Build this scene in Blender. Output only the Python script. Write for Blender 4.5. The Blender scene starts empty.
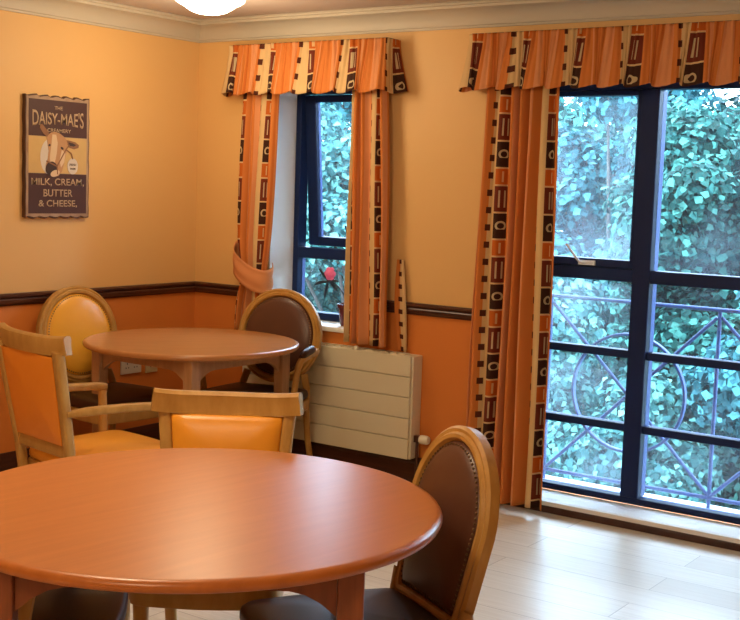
import bpy, bmesh, math, random
from mathutils import Vector, Matrix
random.seed(7)
PI = math.pi
sc = bpy.context.scene
COL = sc.collection

# ------------------------------------------------------------------ camera
cam_d = bpy.data.cameras.new('camera'); cam = bpy.data.objects.new('camera', cam_d); COL.objects.link(cam)
cam_d.sensor_width = 36; cam_d.sensor_fit = 'HORIZONTAL'; cam_d.lens = 1204.7 / 740 * 36
cam_d.clip_start = .05; cam_d.clip_end = 200
CR = Vector((0.81798289, 0.57429348, 0.03303011)); CU = Vector((-0.08607987, 0.0654289, 0.99413747)); CF = Vector((-0.56876554, 0.81603068, -0.10295483))
cam.matrix_world = Matrix(((CR.x, CU.x, -CF.x, 4.7993), (CR.y, CU.y, -CF.y, -5.1090), (CR.z, CU.z, -CF.z, 1.52), (0, 0, 0, 1)))
sc.camera = cam
cam_d.dof.use_dof = False

# ------------------------------------------------------------------ world, sun, exposure
SKY = 15
world = bpy.data.worlds.new('daylight'); sc.world = world; world.use_nodes = True
bgn = world.node_tree.nodes['Background']; bgn.inputs[0].default_value = (.58, .79, 1.0, 1); bgn.inputs[1].default_value = SKY
sun_d = bpy.data.lights.new('sun', 'SUN'); sun_d.energy = 9; sun_d.angle = math.radians(8); sun_d.color = (.62, .88, 1.0)
sun = bpy.data.objects.new('sun', sun_d); COL.objects.link(sun)
sun.rotation_euler = Vector((.35, .75, -.85)).to_track_quat('-Z', 'Y').to_euler()
sc.view_settings.view_transform = 'Standard'; sc.view_settings.look = 'None'
sc.view_settings.gamma = 1; sc.view_settings.use_curve_mapping = False
sc.view_settings.exposure = 0.5
LAMP_W = 24
LAMPC = (1.0, .77, .47)

# ------------------------------------------------------------------ node helpers
def mat(name, col=(.8, .8, .8), rough=.5, metal=0, emit=None, es=1, spec=.5):
    m = bpy.data.materials.new(name); m.use_nodes = True
    b = m.node_tree.nodes['Principled BSDF']
    b.inputs['Base Color'].default_value = (*col, 1); b.inputs['Roughness'].default_value = rough
    b.inputs['Metallic'].default_value = metal; b.inputs['Specular IOR Level'].default_value = spec
    if emit: b.inputs['Emission Color'].default_value = (*emit, 1); b.inputs['Emission Strength'].default_value = es
    return m
class N:
    def __init__(s, m): s.t = m.node_tree; s.b = s.t.nodes['Principled BSDF']
    def new(s, k, **kw):
        n = s.t.nodes.new(k)
        for a, v in kw.items(): setattr(n, a, v)
        return n
    def link(s, a, b): s.t.links.new(a, b)
    def val(s, sock, v):
        if hasattr(v, 'is_linked') or hasattr(v, 'links'): s.link(v, sock)
        else: sock.default_value = v
    def math(s, op, a, b=0.0, c=0.0):
        n = s.new('ShaderNodeMath', operation=op); s.val(n.inputs[0], a); s.val(n.inputs[1], b); s.val(n.inputs[2], c); return n.outputs[0]
    def mix(s, f, a, b):
        n = s.new('ShaderNodeMix', data_type='RGBA'); s.val(n.inputs[0], f)
        for i, v in ((6, a), (7, b)):
            if isinstance(v, tuple): n.inputs[i].default_value = (*v, 1)
            else: s.link(v, n.inputs[i])
        return n.outputs[2]
    def noise(s, scale, vec=None, detail=3, rough=.55):
        n = s.new('ShaderNodeTexNoise'); n.inputs['Scale'].default_value = scale; n.inputs['Detail'].default_value = detail; n.inputs['Roughness'].default_value = rough
        if vec is not None: s.link(vec, n.inputs['Vector'])
        return n.outputs[0]
    def coord(s, which='Object', scale=None, rot=None):
        c = s.new('ShaderNodeTexCoord').outputs[which]
        if scale or rot:
            m = s.new('ShaderNodeMapping'); s.link(c, m.inputs[0])
            if scale: m.inputs['Scale'].default_value = scale
            if rot: m.inputs['Rotation'].default_value = rot
            c = m.outputs[0]
        return c
    def ramp(s, f, stops):
        n = s.new('ShaderNodeValToRGB'); s.link(f, n.inputs[0]); e = n.color_ramp.elements
        while len(e) > len(stops): e.remove(e[-1])
        while len(e) < len(stops): e.new(.5)
        for k, (p, c) in enumerate(stops): e[k].position = p; e[k].color = (*c, 1)
        return n.outputs[0]
    def bump(s, h, strength=.2, dist=.002):
        n = s.new('ShaderNodeBump'); n.inputs['Strength'].default_value = strength; n.inputs['Distance'].default_value = dist
        s.link(h, n.inputs['Height']); s.link(n.outputs[0], s.b.inputs['Normal'])
def noisy(name, c1, c2, scale, rough, bump=.1, bscale=None, dist=.002, cscale=None, spec=.5):
    m = mat(name, c1, rough, spec=spec); n = N(m)
    co = n.coord('Object', cscale)
    n.link(n.mix(n.noise(scale, co), c1, c2), n.b.inputs['Base Color'])
    if bump: n.bump(n.noise(bscale or scale * 6, co), bump, dist)
    return m
def wood(name, c1, c2, rough=.3, scale=6, stretch=(1, 12, 12), bump=.03, coat=0, rot=None):
    m = mat(name, c1, rough); n = N(m)
    v = n.coord('Object', stretch, rot)
    f = n.noise(scale, v, 5, .6)
    n.link(n.ramp(f, [(.3, c1), (.7, c2)]), n.b.inputs['Base Color'])
    n.bump(f, bump, .001)
    n.b.inputs['Coat Weight'].default_value = coat * .4; n.b.inputs['Coat Roughness'].default_value = .15
    return m

# ------------------------------------------------------------------ materials
M = {}
def wallmat():
    m = mat('two_tone_wall_paint', rough=.55); n = N(m)
    g = n.new('ShaderNodeNewGeometry').outputs['Position']; s = n.new('ShaderNodeSeparateXYZ'); n.link(g, s.inputs[0])
    low = n.math('LESS_THAN', s.outputs[2], .91)
    up = n.mix(n.noise(1.3, g), (.70, .42, .155), (.74, .455, .18))
    lo = n.mix(n.noise(1.3, g), (.62, .185, .028), (.68, .215, .038))
    n.link(n.mix(low, up, lo), n.b.inputs['Base Color'])
    n.bump(n.noise(260, g), .08, .001)
    return m
M['wall'] = wallmat()
M['reveal'] = noisy('white_reveal_paint', (.80, .80, .78), (.84, .83, .80), 4, .55, .05)
M['ceiling'] = noisy('ceiling_paint', (.50, .42, .37), (.54, .45, .40), 2, .8, .15, 180)
M['cornice'] = noisy('cornice_paint', (.50, .45, .36), (.54, .48, .39), 3, .6, .04)
M['darkwood'] = wood('dark_stained_wood', (.035, .010, .006), (.075, .022, .012), .28, 5, (1, 1, 10), .05, .3)
def floormat():
    m = mat('pale_oak_laminate', rough=.34); n = N(m)
    g = n.coord('Object'); s = n.new('ShaderNodeSeparateXYZ'); n.link(g, s.inputs[0])
    br = n.new('ShaderNodeTexBrick'); n.link(g, br.inputs['Vector'])
    br.inputs['Scale'].default_value = 1; br.inputs['Brick Width'].default_value = 1.25; br.inputs['Row Height'].default_value = .19
    br.inputs['Mortar Size'].default_value = .0015; br.inputs['Mortar'].default_value = (.28, .20, .12, 1)
    br.inputs['Color1'].default_value = (.66, .58, .46, 1); br.inputs['Color2'].default_value = (.80, .73, .61, 1)
    gr = n.noise(5, n.coord('Object', (.6, 14, 1)), 6, .65)
    n.link(n.mix(n.math('MULTIPLY', n.math('SUBTRACT', gr, .38), 1.9), br.outputs[0], (.56, .47, .35)), n.b.inputs['Base Color'])
    n.bump(gr, .05, .001)
    return m
M['floor'] = floormat()
M['tabletop'] = wood('cherry_table_laminate', (.42, .125, .022), (.48, .15, .030), .32, 3.2, (14, 1.0, 1), .006, rot=(0, 0, .7))
M['tabletop2'] = wood('beech_table_laminate', (.44, .185, .058), (.50, .215, .072), .25, 3.2, (1.2, 14, 1), .012)
M['tablewood'] = wood('table_frame_wood', (.20, .055, .016), (.28, .08, .025), .36, 5, (10, 10, 1), .03)
M['tablewood2'] = wood('pale_table_frame_wood', (.38, .20, .09), (.48, .27, .13), .35, 5, (10, 10, 1), .03)
M['chairwood'] = wood('honey_varnished_beech', (.40, .20, .045), (.52, .29, .08), .40, 4, (6, 6, 2), .03, 0)
M['chairwood_dark'] = wood('walnut_varnished_beech', (.24, .095, .03), (.33, .14, .045), .24, 4, (6, 6, 2), .03, .4)
def leather(name, c1, c2, rough):
    m = noisy(name, c1, c2, 5, rough, .12, 150, .0012); return m
M['orange_leather'] = leather('orange_vinyl', (.78, .30, .02), (.84, .35, .03), .32)
M['deep_orange_leather'] = leather('deep_orange_vinyl', (.78, .25, .02), (.84, .29, .03), .38)
M['yellow_leather'] = leather('mustard_vinyl', (.78, .36, .025), (.84, .41, .035), .35)
M['brown_leather'] = leather('brown_vinyl', (.085, .030, .016), (.11, .040, .022), .36)
M['seat_brown'] = leather('dark_brown_vinyl', (.04, .015, .009), (.055, .02, .012), .42)
M['stud'] = mat('antique_nail', (.20, .13, .07), .35, .9)
M['frame'] = noisy('navy_window_metal', (.008, .020, .085), (.011, .026, .10), 8, .45, .02, spec=.2)
M['rail'] = noisy('balcony_steel', (.020, .045, .14), (.03, .06, .18), 12, .5, .05, spec=.25)
M['chrome'] = mat('brushed_handle', (.80, .82, .85), .35, .1)
M['radiator'] = noisy('cream_radiator_enamel', (.66, .60, .43), (.69, .63, .46), 3, .42, .02)
M['groove'] = mat('radiator_groove', (.30, .24, .14), .6)
M['plastic'] = mat('cream_valve_plastic', (.78, .74, .60), .35)
M['socket'] = mat('socket_plate', (.62, .57, .48), .35)
M['socket_cream'] = mat('cream_plate', (.58, .48, .26), .35)
M['slot'] = mat('socket_slot', (.05, .04, .04), .6)
M['pot'] = noisy('maroon_glazed_pot', (.10, .015, .02), (.15, .025, .03), 9, .25, .02)
for q_ in ('seat_brown', 'chairwood'): M[q_].node_tree.nodes['Principled BSDF'].inputs['Specular IOR Level'].default_value = .28
M['soil'] = noisy('potting_soil', (.03, .018, .01), (.06, .035, .02), 60, .9, .5)
M['darkleaf'] = noisy('dark_strap_leaf', (.012, .022, .045), (.02, .035, .05), 20, .4, .1)
M['petal'] = noisy('pink_petal', (.85, .09, .34), (.95, .25, .52), 30, .5, .1)
M['shade'] = mat('opal_lamp_glass', (.9, .85, .75), .3, emit=(1, .86, .66), es=5.5)
M['brass'] = mat('brass_gallery', (.55, .36, .12), .3, .9)
M['concrete'] = noisy('balcony_concrete', (.50, .50, .52), (.62, .62, .64), 12, .8, .2)
M['grass'] = noisy('lawn', (.02, .06, .02), (.05, .11, .03), 3, .9, .6, 60, .03)
M['bark'] = noisy('bark', (.03, .025, .022), (.06, .05, .045), 8, .9, .7, 30, .02)
M['brick'] = noisy('outer_wall', (.35, .18, .11), (.42, .22, .14), 6, .85, .3)
M['rod'] = mat('curtain_track', (.07, .03, .015), .4)
def glassmat(name='window_glass', d0=.004, d1=.022):
    m = bpy.data.materials.new(name); m.use_nodes = True; t = m.node_tree; t.nodes.clear()
    o = t.nodes.new('ShaderNodeOutputMaterial'); mx = t.nodes.new('ShaderNodeMixShader'); tr = t.nodes.new('ShaderNodeBsdfTransparent'); gl = t.nodes.new('ShaderNodeBsdfGlossy')
    tr.inputs[0].default_value = (.95, .98, 1, 1); gl.inputs['Roughness'].default_value = .02
    fr = t.nodes.new('ShaderNodeFresnel'); fr.inputs[0].default_value = 1.45
    t.links.new(fr.outputs[0], mx.inputs[0]); t.links.new(tr.outputs[0], mx.inputs[1]); t.links.new(gl.outputs[0], mx.inputs[2])
    # pale translucent film: washed-out haze and reflection put into the panes
    df = t.nodes.new('ShaderNodeBsdfTranslucent'); df.inputs[0].default_value = (.75, .85, 1, 1)
    nz = t.nodes.new('ShaderNodeTexNoise'); nz.inputs['Scale'].default_value = 2.2; nz.inputs['Detail'].default_value = 4
    co = t.nodes.new('ShaderNodeTexCoord'); t.links.new(co.outputs['Object'], nz.inputs[0])
    mr = t.nodes.new('ShaderNodeMapRange'); mr.inputs[1].default_value = .45; mr.inputs[2].default_value = .7; mr.inputs[3].default_value = d0; mr.inputs[4].default_value = d1
    t.links.new(nz.outputs[0], mr.inputs[0])
    m2 = t.nodes.new('ShaderNodeMixShader'); t.links.new(mr.outputs[0], m2.inputs[0]); t.links.new(mx.outputs[0], m2.inputs[1]); t.links.new(df.outputs[0], m2.inputs[2])
    t.links.new(m2.outputs[0], o.inputs[0])
    return m
M['glass'] = glassmat(); M['hazy'] = glassmat('painted_haze_glass', .018, .075)  # stronger film stands in for pale reflections in the left bay
def leafmat(name, c1, c2, c3):
    m = mat(name, c1, .55, spec=.10); n = N(m)
    g = n.new('ShaderNodeNewGeometry').outputs['Random Per Island']
    c = n.ramp(g, [(0, c1), (.5, c2), (1, c3)]); n.link(c, n.b.inputs['Base Color'])
    tl = n.new('ShaderNodeBsdfTranslucent'); n.link(c, tl.inputs[0])
    mx = n.new('ShaderNodeMixShader'); mx.inputs[0].default_value = .35
    out = [x for x in m.node_tree.nodes if x.type == 'OUTPUT_MATERIAL'][0]
    n.link(n.b.outputs[0], mx.inputs[1]); n.link(tl.outputs[0], mx.inputs[2]); n.link(mx.outputs[0], out.inputs[0])
    return m
M['leaf_a'] = leafmat('sycamore_leaf', (.003, .022, .017), (.010, .060, .054), (.06, .21, .17))
M['leaf_b'] = leafmat('bluish_leaf', (.005, .030, .036), (.018, .085, .10), (.07, .25, .27))
M['leaf_c'] = leafmat('dark_leaf', (0.0013, 0.0077, 0.0077), (0.0036, 0.0195, 0.0180), (0.0138, 0.0605, 0.0495))
M['leaf_d'] = leafmat('pale_leaf', (.008, .040, .038), (.030, .11, .11), (.12, .30, .26))

def clothmat():
    """printed cotton: UV is in metres, u across the cloth and v up it"""
    m = mat('geometric_print_cotton', rough=.8, spec=.2); n = N(m)
    uv = n.new('ShaderNodeUVMap').outputs[0]; s = n.new('ShaderNodeSeparateXYZ'); n.link(uv, s.inputs[0]); u, v = s.outputs[0], s.outputs[1]
    P_, Q = .34, .335
    a = n.math('MODULO', n.math('ADD', u, 34.0), P_); b = n.math('MODULO', n.math('ADD', v, 33.55), Q)
    def rng(x, lo, hi): return n.math('MULTIPLY', n.math('GREATER_THAN', x, lo), n.math('LESS_THAN', x, hi))
    ORG, CRM, SAL, BRN, RED, RNG = (.72, .25, .06), (.74, .51, .25), (.76, .33, .14), (.060, .022, .014), (.19, .036, .018), (.62, .48, .28)
    c = n.mix(n.noise(5, n.coord('UV', (6, .6, 1))), ORG, (.66, .205, .045))  # streaky orange variation puts some fold shading into the colour
    blk = rng(a, .0, .066)
    cb = n.mix(rng(b, .0, .118), (.60, .14, .02), BRN)
    cb = n.mix(rng(b, .126, .246), cb, RED)
    # cream ring in the brown block
    dx = n.math('SUBTRACT', a, .033); dy = n.math('SUBTRACT', b, .060)
    rr = n.math('SQRT', n.math('ADD', n.math('MULTIPLY', dx, dx), n.math('MULTIPLY', dy, dy)))
    cb = n.mix(n.math('MULTIPLY', rng(rr, .0135, .0225), n.math('GREATER_THAN', b, .043)), cb, RNG)
    # bars
    cb = n.mix(n.math('MULTIPLY', rng(a, .029, .037), rng(b, .265, .315)), cb, CRM)
    for q in (.019, .041): cb = n.mix(n.math('MULTIPLY', rng(a, q, q + .007), rng(b, .146, .226)), cb, RNG)
    for q in (.118, .246, .327): cb = n.mix(rng(b, q, q + .008), cb, CRM)
    c = n.mix(blk, c, cb)
    c = n.mix(rng(a, .275, .34), c, CRM)
    sq = n.math('MULTIPLY', rng(a, .268, .288), n.math('LESS_THAN', n.math('MODULO', n.math('ADD', v, 30.0), .082), .030))
    c = n.mix(sq, c, (.10, .025, .012))
    c = n.mix(rng(a, .185, .235), c, SAL); c = n.mix(rng(a, .100, .118), c, SAL); c = n.mix(rng(a, .140, .150), c, (.60, .16, .03))  # wide salmon stripe is print; thin streaks imitate light and dark of folds
    n.link(c, n.b.inputs['Base Color'])
    n.bump(n.noise(500, uv), .1, .0008)
    tl = n.new('ShaderNodeBsdfTranslucent'); n.link(c, tl.inputs[0])
    mx = n.new('ShaderNodeMixShader'); mx.inputs[0].default_value = .22
    out = [x for x in m.node_tree.nodes if x.type == 'OUTPUT_MATERIAL'][0]
    n.link(n.b.outputs[0], mx.inputs[1]); n.link(tl.outputs[0], mx.inputs[2]); n.link(mx.outputs[0], out.inputs[0])
    return m
M['cloth'] = clothmat()

# ------------------------------------------------------------------ mesh helpers
def obj(name, bm, m, parent=None, smooth=False, bevel=0, seg=2, ang=35):
    me = bpy.data.meshes.new(name)
    if isinstance(bm, bmesh.types.BMesh):
        bmesh.ops.recalc_face_normals(bm, faces=bm.faces[:]); bm.to_mesh(me); bm.free()
    o = bpy.data.objects.new(name, me); COL.objects.link(o); me.materials.append(m)
    if parent is not None: o.parent = parent
    if smooth:
        for p in me.polygons: p.use_smooth = True
        me.set_sharp_from_angle(angle=math.radians(ang))
    if bevel:
        b = o.modifiers.new('bevel', 'BEVEL'); b.width = bevel; b.segments = seg; b.limit_method = 'ANGLE'; b.angle_limit = math.radians(40)
    return o
def empty(name, loc=(0, 0, 0), rz=0):
    o = bpy.data.objects.new(name, None); COL.objects.link(o); o.location = loc; o.rotation_euler = (0, 0, rz); o.empty_display_size = .1; return o
def tag(o, label, cat, group=None):
    o['label'] = label; o['category'] = cat
    if group: o['group'] = group
    return o
def thing(name, label, cat, loc=(0, 0, 0), rz=0, group=None): return tag(empty(name, loc, rz), label, cat, group)
def struct(o): o['kind'] = 'structure'; return o
def box(bm, x0, x1, y0, y1, z0, z1, mtx=None):
    vs = [bm.verts.new((x, y, z)) for z in (z0, z1) for x, y in ((x0, y0), (x1, y0), (x1, y1), (x0, y1))]
    if mtx: 
        for v in vs: v.co = mtx @ v.co
    for f in ((0, 3, 2, 1), (4, 5, 6, 7), (0, 1, 5, 4), (1, 2, 6, 5), (2, 3, 7, 6), (3, 0, 4, 7)): bm.faces.new([vs[i] for i in f])
def B(*boxes):
    bm = bmesh.new()
    for b in boxes: box(bm, *b)
    return bm
def lathe(prof, n=32, bm=None, mtx=None):
    bm = bm or bmesh.new(); rings = []
    for r, z in prof:
        rings.append([bm.verts.new((r * math.cos(2 * PI * k / n), r * math.sin(2 * PI * k / n), z)) for k in range(n)] if r > 1e-6 else [bm.verts.new((0, 0, z))])
    for a, b in zip(rings, rings[1:]):
        for k in range(n):
            k2 = (k + 1) % n
            if len(a) == 1 and len(b) == 1: continue
            if len(a) == 1: bm.faces.new((a[0], b[k2], b[k]))
            elif len(b) == 1: bm.faces.new((a[k], a[k2], b[0]))
            else: bm.faces.new((a[k], a[k2], b[k2], b[k]))
    for r, rev in ((rings[0], True), (rings[-1], False)):
        if len(r) > 2: bm.faces.new(r[::-1] if rev else r)
    if mtx:
        for g in rings:
            for v in g: v.co = mtx @ v.co
    return bm
def sweep(bm, pts, prof, closed=False, up=Vector((0, 0, 1)), scales=None):
    """sweep a closed 2-D profile [(side, up)] along pts; prof may be a list per point"""
    pts = [Vector(p) for p in pts]; n = len(pts); rings = []
    for i, p in enumerate(pts):
        a = pts[i - 1] if (i or closed) else pts[0]; b = pts[(i + 1) % n] if (i < n - 1 or closed) else pts[-1]
        t = (b - a).normalized(); s = t.cross(up)
        if s.length < 1e-4: s = Vector((1, 0, 0))
        s.normalize(); w = s.cross(t).normalized()
        k = scales[i] if scales else (1, 1)
        if not isinstance(k, tuple): k = (k, k)
        rings.append([bm.verts.new(p + s * (x * k[0]) + w * (z * k[1])) for x, z in prof])
    m = len(prof)
    for i in range(n if closed else n - 1):
        A, Bn = rings[i], rings[(i + 1) % n]
        for j in range(m): bm.faces.new((A[j], A[(j + 1) % m], Bn[(j + 1) % m], Bn[j]))
    if not closed: bm.faces.new(rings[0][::-1]); bm.faces.new(rings[-1])
    return bm
def circ(r, n=10, ry=None): return [(r * math.cos(2 * PI * k / n), (ry or r) * math.sin(2 * PI * k / n)) for k in range(n)]
def rrect(w, h, r=.006, n=3):
    o = []
    for cx, cy, a0 in ((w / 2 - r, h / 2 - r, 0), (-w / 2 + r, h / 2 - r, PI / 2), (-w / 2 + r, -h / 2 + r, PI), (w / 2 - r, -h / 2 + r, 1.5 * PI)):
        for k in range(n + 1): a = a0 + PI / 2 * k / n; o.append((cx + r * math.cos(a), cy + r * math.sin(a)))
    return o
def bez(P0, P1, P2, P3, n=12):
    o = []
    for k in range(n + 1):
        t = k / n; o.append(Vector(P0) * (1 - t) ** 3 + Vector(P1) * 3 * t * (1 - t) ** 2 + Vector(P2) * 3 * t * t * (1 - t) + Vector(P3) * t ** 3)
    return o
def prism(pts, z0, z1, mtx=None):
    """extrude a 2-D outline (x,y) from z0 to z1"""
    bm = bmesh.new()
    a = [bm.verts.new((x, y, z0)) for x, y in pts]; b = [bm.verts.new((x, y, z1)) for x, y in pts]
    bm.faces.new(a[::-1]); bm.faces.new(b)
    for k in range(len(pts)): k2 = (k + 1) % len(pts); bm.faces.new((a[k], a[k2], b[k2], b[k]))
    if mtx: bmesh.ops.transform(bm, matrix=mtx, verts=bm.verts[:])
    return bm
def cushion(outline, z0, z1, dome, inset=.02, rings=6):
    """padded shape: outline (list of xy) rises from z0, rounds over and domes"""
    cx = sum(p[0] for p in outline) / len(outline); cy = sum(p[1] for p in outline) / len(outline)
    bm = bmesh.new(); L = []
    levels = [(1 - .03, z0), (1.0, z0 + (z1 - z0) * .25), (1.0, z0 + (z1 - z0) * .6), (.985, z0 + (z1 - z0) * .85), (.95, z1)]
    for k in range(1, rings): q = k / rings; levels.append((.95 * (1 - q), z1 + dome * (1 - (1 - q) ** 2)))
    for s, z in levels: L.append([bm.verts.new((cx + (x - cx) * s, cy + (y - cy) * s, z)) for x, y in outline])
    top = bm.verts.new((cx, cy, z1 + dome)); n = len(outline)
    for a, b in zip(L, L[1:]):
        for k in range(n): bm.faces.new((a[k], a[(k + 1) % n], b[(k + 1) % n], b[k]))
    for k in range(n): bm.faces.new((L[-1][k], L[-1][(k + 1) % n], top))
    bm.faces.new(L[0][::-1])
    return bm
def copy_tree(o, parent=None):
    c = o.copy(); COL.objects.link(c)
    if parent is not None: c.parent = parent
    for ch in list(o.children): copy_tree(ch, c)
    return c

# ================================================================== ROOM SHELL
RX, RY, HC = 6.3, -6.6, 2.40
OX0, OX1 = 1.98, 3.98                       # big window opening
WX0, WX1, WZ0 = .55, 1.26, .765             # small window opening
HEAD = 2.06
def seg_wall():
    bm = bmesh.new(); D = .32
    box(bm, -.25, WX0, 0, D, 0, HC)
    box(bm, WX0, WX1, 0, D, 0, WZ0 - .025); box(bm, WX0, WX1, 0, D, HEAD, HC)
    box(bm, WX1, OX0, 0, D, 0, HC)
    box(bm, OX0, OX1, 0, D, HEAD, HC); box(bm, OX0, OX1, 0, D, 0, .035)
    box(bm, OX1, RX + .25, 0, D, 0, HC)
    return bm
struct(obj('wall_back', seg_wall(), M['wall']))
struct(obj('wall_left', B((-.25, 0, RY - .25, 0, 0, HC)), M['wall']))
struct(obj('wall_right', B((RX, RX + .25, RY - .25, 0, 0, HC)), M['wall']))
struct(obj('wall_front', B((0, RX, RY - .25, RY, 0, HC)), M['wall']))
struct(obj('floor', B((-.25, RX + .25, RY - .25, .32, -.2, 0)), M['floor']))
struct(obj('ceiling', B((-.25, RX + .25, RY - .25, .32, HC, HC + .25)), M['ceiling']))
# white painted reveals lining both openings
def reveal(x0, x1, z0, z1, name):
    t = .008
    return struct(obj(name, B((x0, x0 + t, .0, .2, z0, z1 - t), (x1 - t, x1, .0, .2, z0, z1 - t), (x0, x1, .0, .2, z1 - t, z1)), M['reveal']))
reveal(WX0, WX1, WZ0, HEAD, 'trim_1'); reveal(OX0, OX1, .055, HEAD, 'trim_2')
def moulding(name, prof, m, runs):
    """prof: list of (out, z) closed; runs: list of (axis, fixed, a, b, outward sign)"""
    bm = bmesh.new()
    for ax, fx, a, b, sg in runs:
        rings = []
        for t in (a, b):
            rings.append([bm.verts.new((t, fx + sg * o, z) if ax == 'x' else (fx + sg * o, t, z)) for o, z in prof])
        n = len(prof)
        for j in range(n): bm.faces.new((rings[0][j], rings[0][(j + 1) % n], rings[1][(j + 1) % n], rings[1][j]))
        bm.faces.new(rings[0][::-1]); bm.faces.new(rings[1])
    return struct(obj(name, bm, m, smooth=True, ang=30))
dado = [(0, .875), (.010, .876), (.014, .884), (.022, .890), (.024, .904), (.018, .912), (.026, .920), (.026, .929), (.018, .936), (0, .937)]
skirt = [(0, 0), (.02, 0), (.02, .105), (.016, .112), (.017, .124), (.010, .138), (.006, .146), (0, .147)]
def cove():
    o = [(0, HC), (0, 2.288), (.012, 2.288), (.012, 2.298)]
    for k in range(7):
        a = PI / 2 * k / 6; o.append((.018 + .075 * (1 - math.cos(a)), 2.302 + .068 * math.sin(a)))
    return o + [(.100, 2.372), (.100, 2.384), (.112, 2.386), (.116, 2.393), (.112, HC)]
cv = cove()
moulding('trim_3', dado, M['darkwood'], [('x', 0, 0, WX0 - .04, -1), ('x', 0, WX1 + .04, OX0 - .04, -1), ('x', 0, OX1 + .04, RX, -1)])
moulding('trim_4', dado, M['darkwood'], [('y', 0, RY, 0, 1)])
moulding('trim_5', dado, M['darkwood'], [('y', RX, RY, 0, -1), ('x', RY, 0, RX, 1)])
moulding('baseboard_back', skirt, M['darkwood'], [('x', 0, 0, OX0 - .001, -1), ('x', 0, OX1, RX, -1)])
moulding('baseboard_left', skirt, M['darkwood'], [('y', 0, RY, 0, 1)])
moulding('baseboard_right', skirt, M['darkwood'], [('y', RX, RY, 0, -1)])
moulding('baseboard_front', skirt, M['darkwood'], [('x', RY, 0, RX, 1)])
moulding('trim_6', cv, M['cornice'], [('x', 0, 0, RX, -1)])
moulding('trim_7', cv, M['cornice'], [('y', 0, RY, 0, 1)])
moulding('trim_8', cv, M['cornice'], [('y', RX, RY, 0, -1), ('x', RY, 0, RX, 1)])
# dark strip and white sill board of the full-height window
struct(obj('trim_9', B((OX0, OX1, -.02, 0, 0, .034)), M['darkwood'], bevel=.003))
struct(obj('trim_10', B((OX0 - .02, OX1 + .02, -.022, 0, .0345, .056), (OX0, OX1, 0, .2, .0352, .056)), M['reveal'], bevel=.003))
struct(obj('trim_11', B((WX0 - .02, WX1 + .02, -.022, 0, WZ0 - .0245, WZ0), (WX0, WX1, 0, .2, WZ0 - .0245, WZ0)), M['reveal'], bevel=.004))

# ================================================================== WINDOWS
Y0, Y1 = .2, .275
def frame_piece(name, boxes, parent, bev=.004): return obj(name, B(*boxes), M['frame'], parent, bevel=bev)
w2 = struct(empty('window_2', (OX0, Y0, .056)))
def L2(b): x0, x1, y0, y1, z0, z1 = b; return (x0 - OX0, x1 - OX0, y0 - Y0, y1 - Y0, z0 - .056, z1 - .056)
MUL = [(2.585, 2.672), (3.235, 3.320)]
bays = [(OX0 + .05, 2.585), (2.672, 3.235), (3.320, OX1 - .05)]
fr = [(OX0, OX0 + .05, Y0, Y1, .056, HEAD), (OX1 - .05, OX1, Y0, Y1, .056, HEAD)]
frame_piece('window_frame', [L2(b) for b in fr + [(OX0 + .05, OX1 - .05, Y0, Y1, .056, .088), (OX0 + .05, OX1 - .05, Y0, Y1, 2.0, HEAD)]], w2)
for a, b in MUL: frame_piece('mullion', [L2((a, b, Y0 - .004, Y1 + .02, .088, 2.0))], w2)
for a, b in bays:
    frame_piece('transom', [L2((a, b, Y0, Y1, 1.108, 1.168))], w2)
    frame_piece('glazing_bar', [L2((a, b, Y0 + .012, Y1 - .005, .748, .785))], w2)
    frame_piece('glazing_bar', [L2((a, b, Y0 + .012, Y1 - .005, .398, .434))], w2)
    for z0, z1 in ((.088, .398), (.434, .748), (.785, 1.108)):
        obj('pane', B(L2((a, b, Y0 + .040, Y0 + .046, z0, z1))), M['hazy' if a < 2.2 else 'glass'], w2)
# top lights: the left bay is an opening sash with a stay handle, the others are fixed
for i, (a, b) in enumerate(bays):
    if i == 0:
        sh = frame_piece('sash', [L2(q) for q in ((a, a + .035, Y0 + .006, Y1 + .006, 1.170, 1.998), (b - .022, b, Y0 + .006, Y1 + .006, 1.170, 1.998), (a + .035, b - .022, Y0 + .006, Y1 + .006, 1.170, 1.208), (a + .035, b - .022, Y0 + .006, Y1 + .006, 1.975, 1.998))], w2)
        obj('pane', B(L2((a + .035, b - .022, Y0 + .045, Y0 + .051, 1.208, 1.975))), M['hazy'], sh)
        hb = bmesh.new(); hx, hz = 2.34 - OX0, 1.188 - .056
        sweep(hb, [(hx + .045, -.004, hz), (hx - .02, -.012, hz), (hx - .035, -.02, hz + .02), (hx - .085, -.03, hz + .085)], circ(.0062, 8))
        box(hb, hx - .03, hx + .055, -.006, .006, hz - .012, hz + .010)
        h = obj('window_handle', hb, M['chrome'], w2, smooth=True); h['label'] = 'pale metal stay handle'
    else:
        obj('pane', B(L2((a, b, Y0 + .040, Y0 + .046, 1.168, 2.0))), M['glass'], w2)
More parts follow.
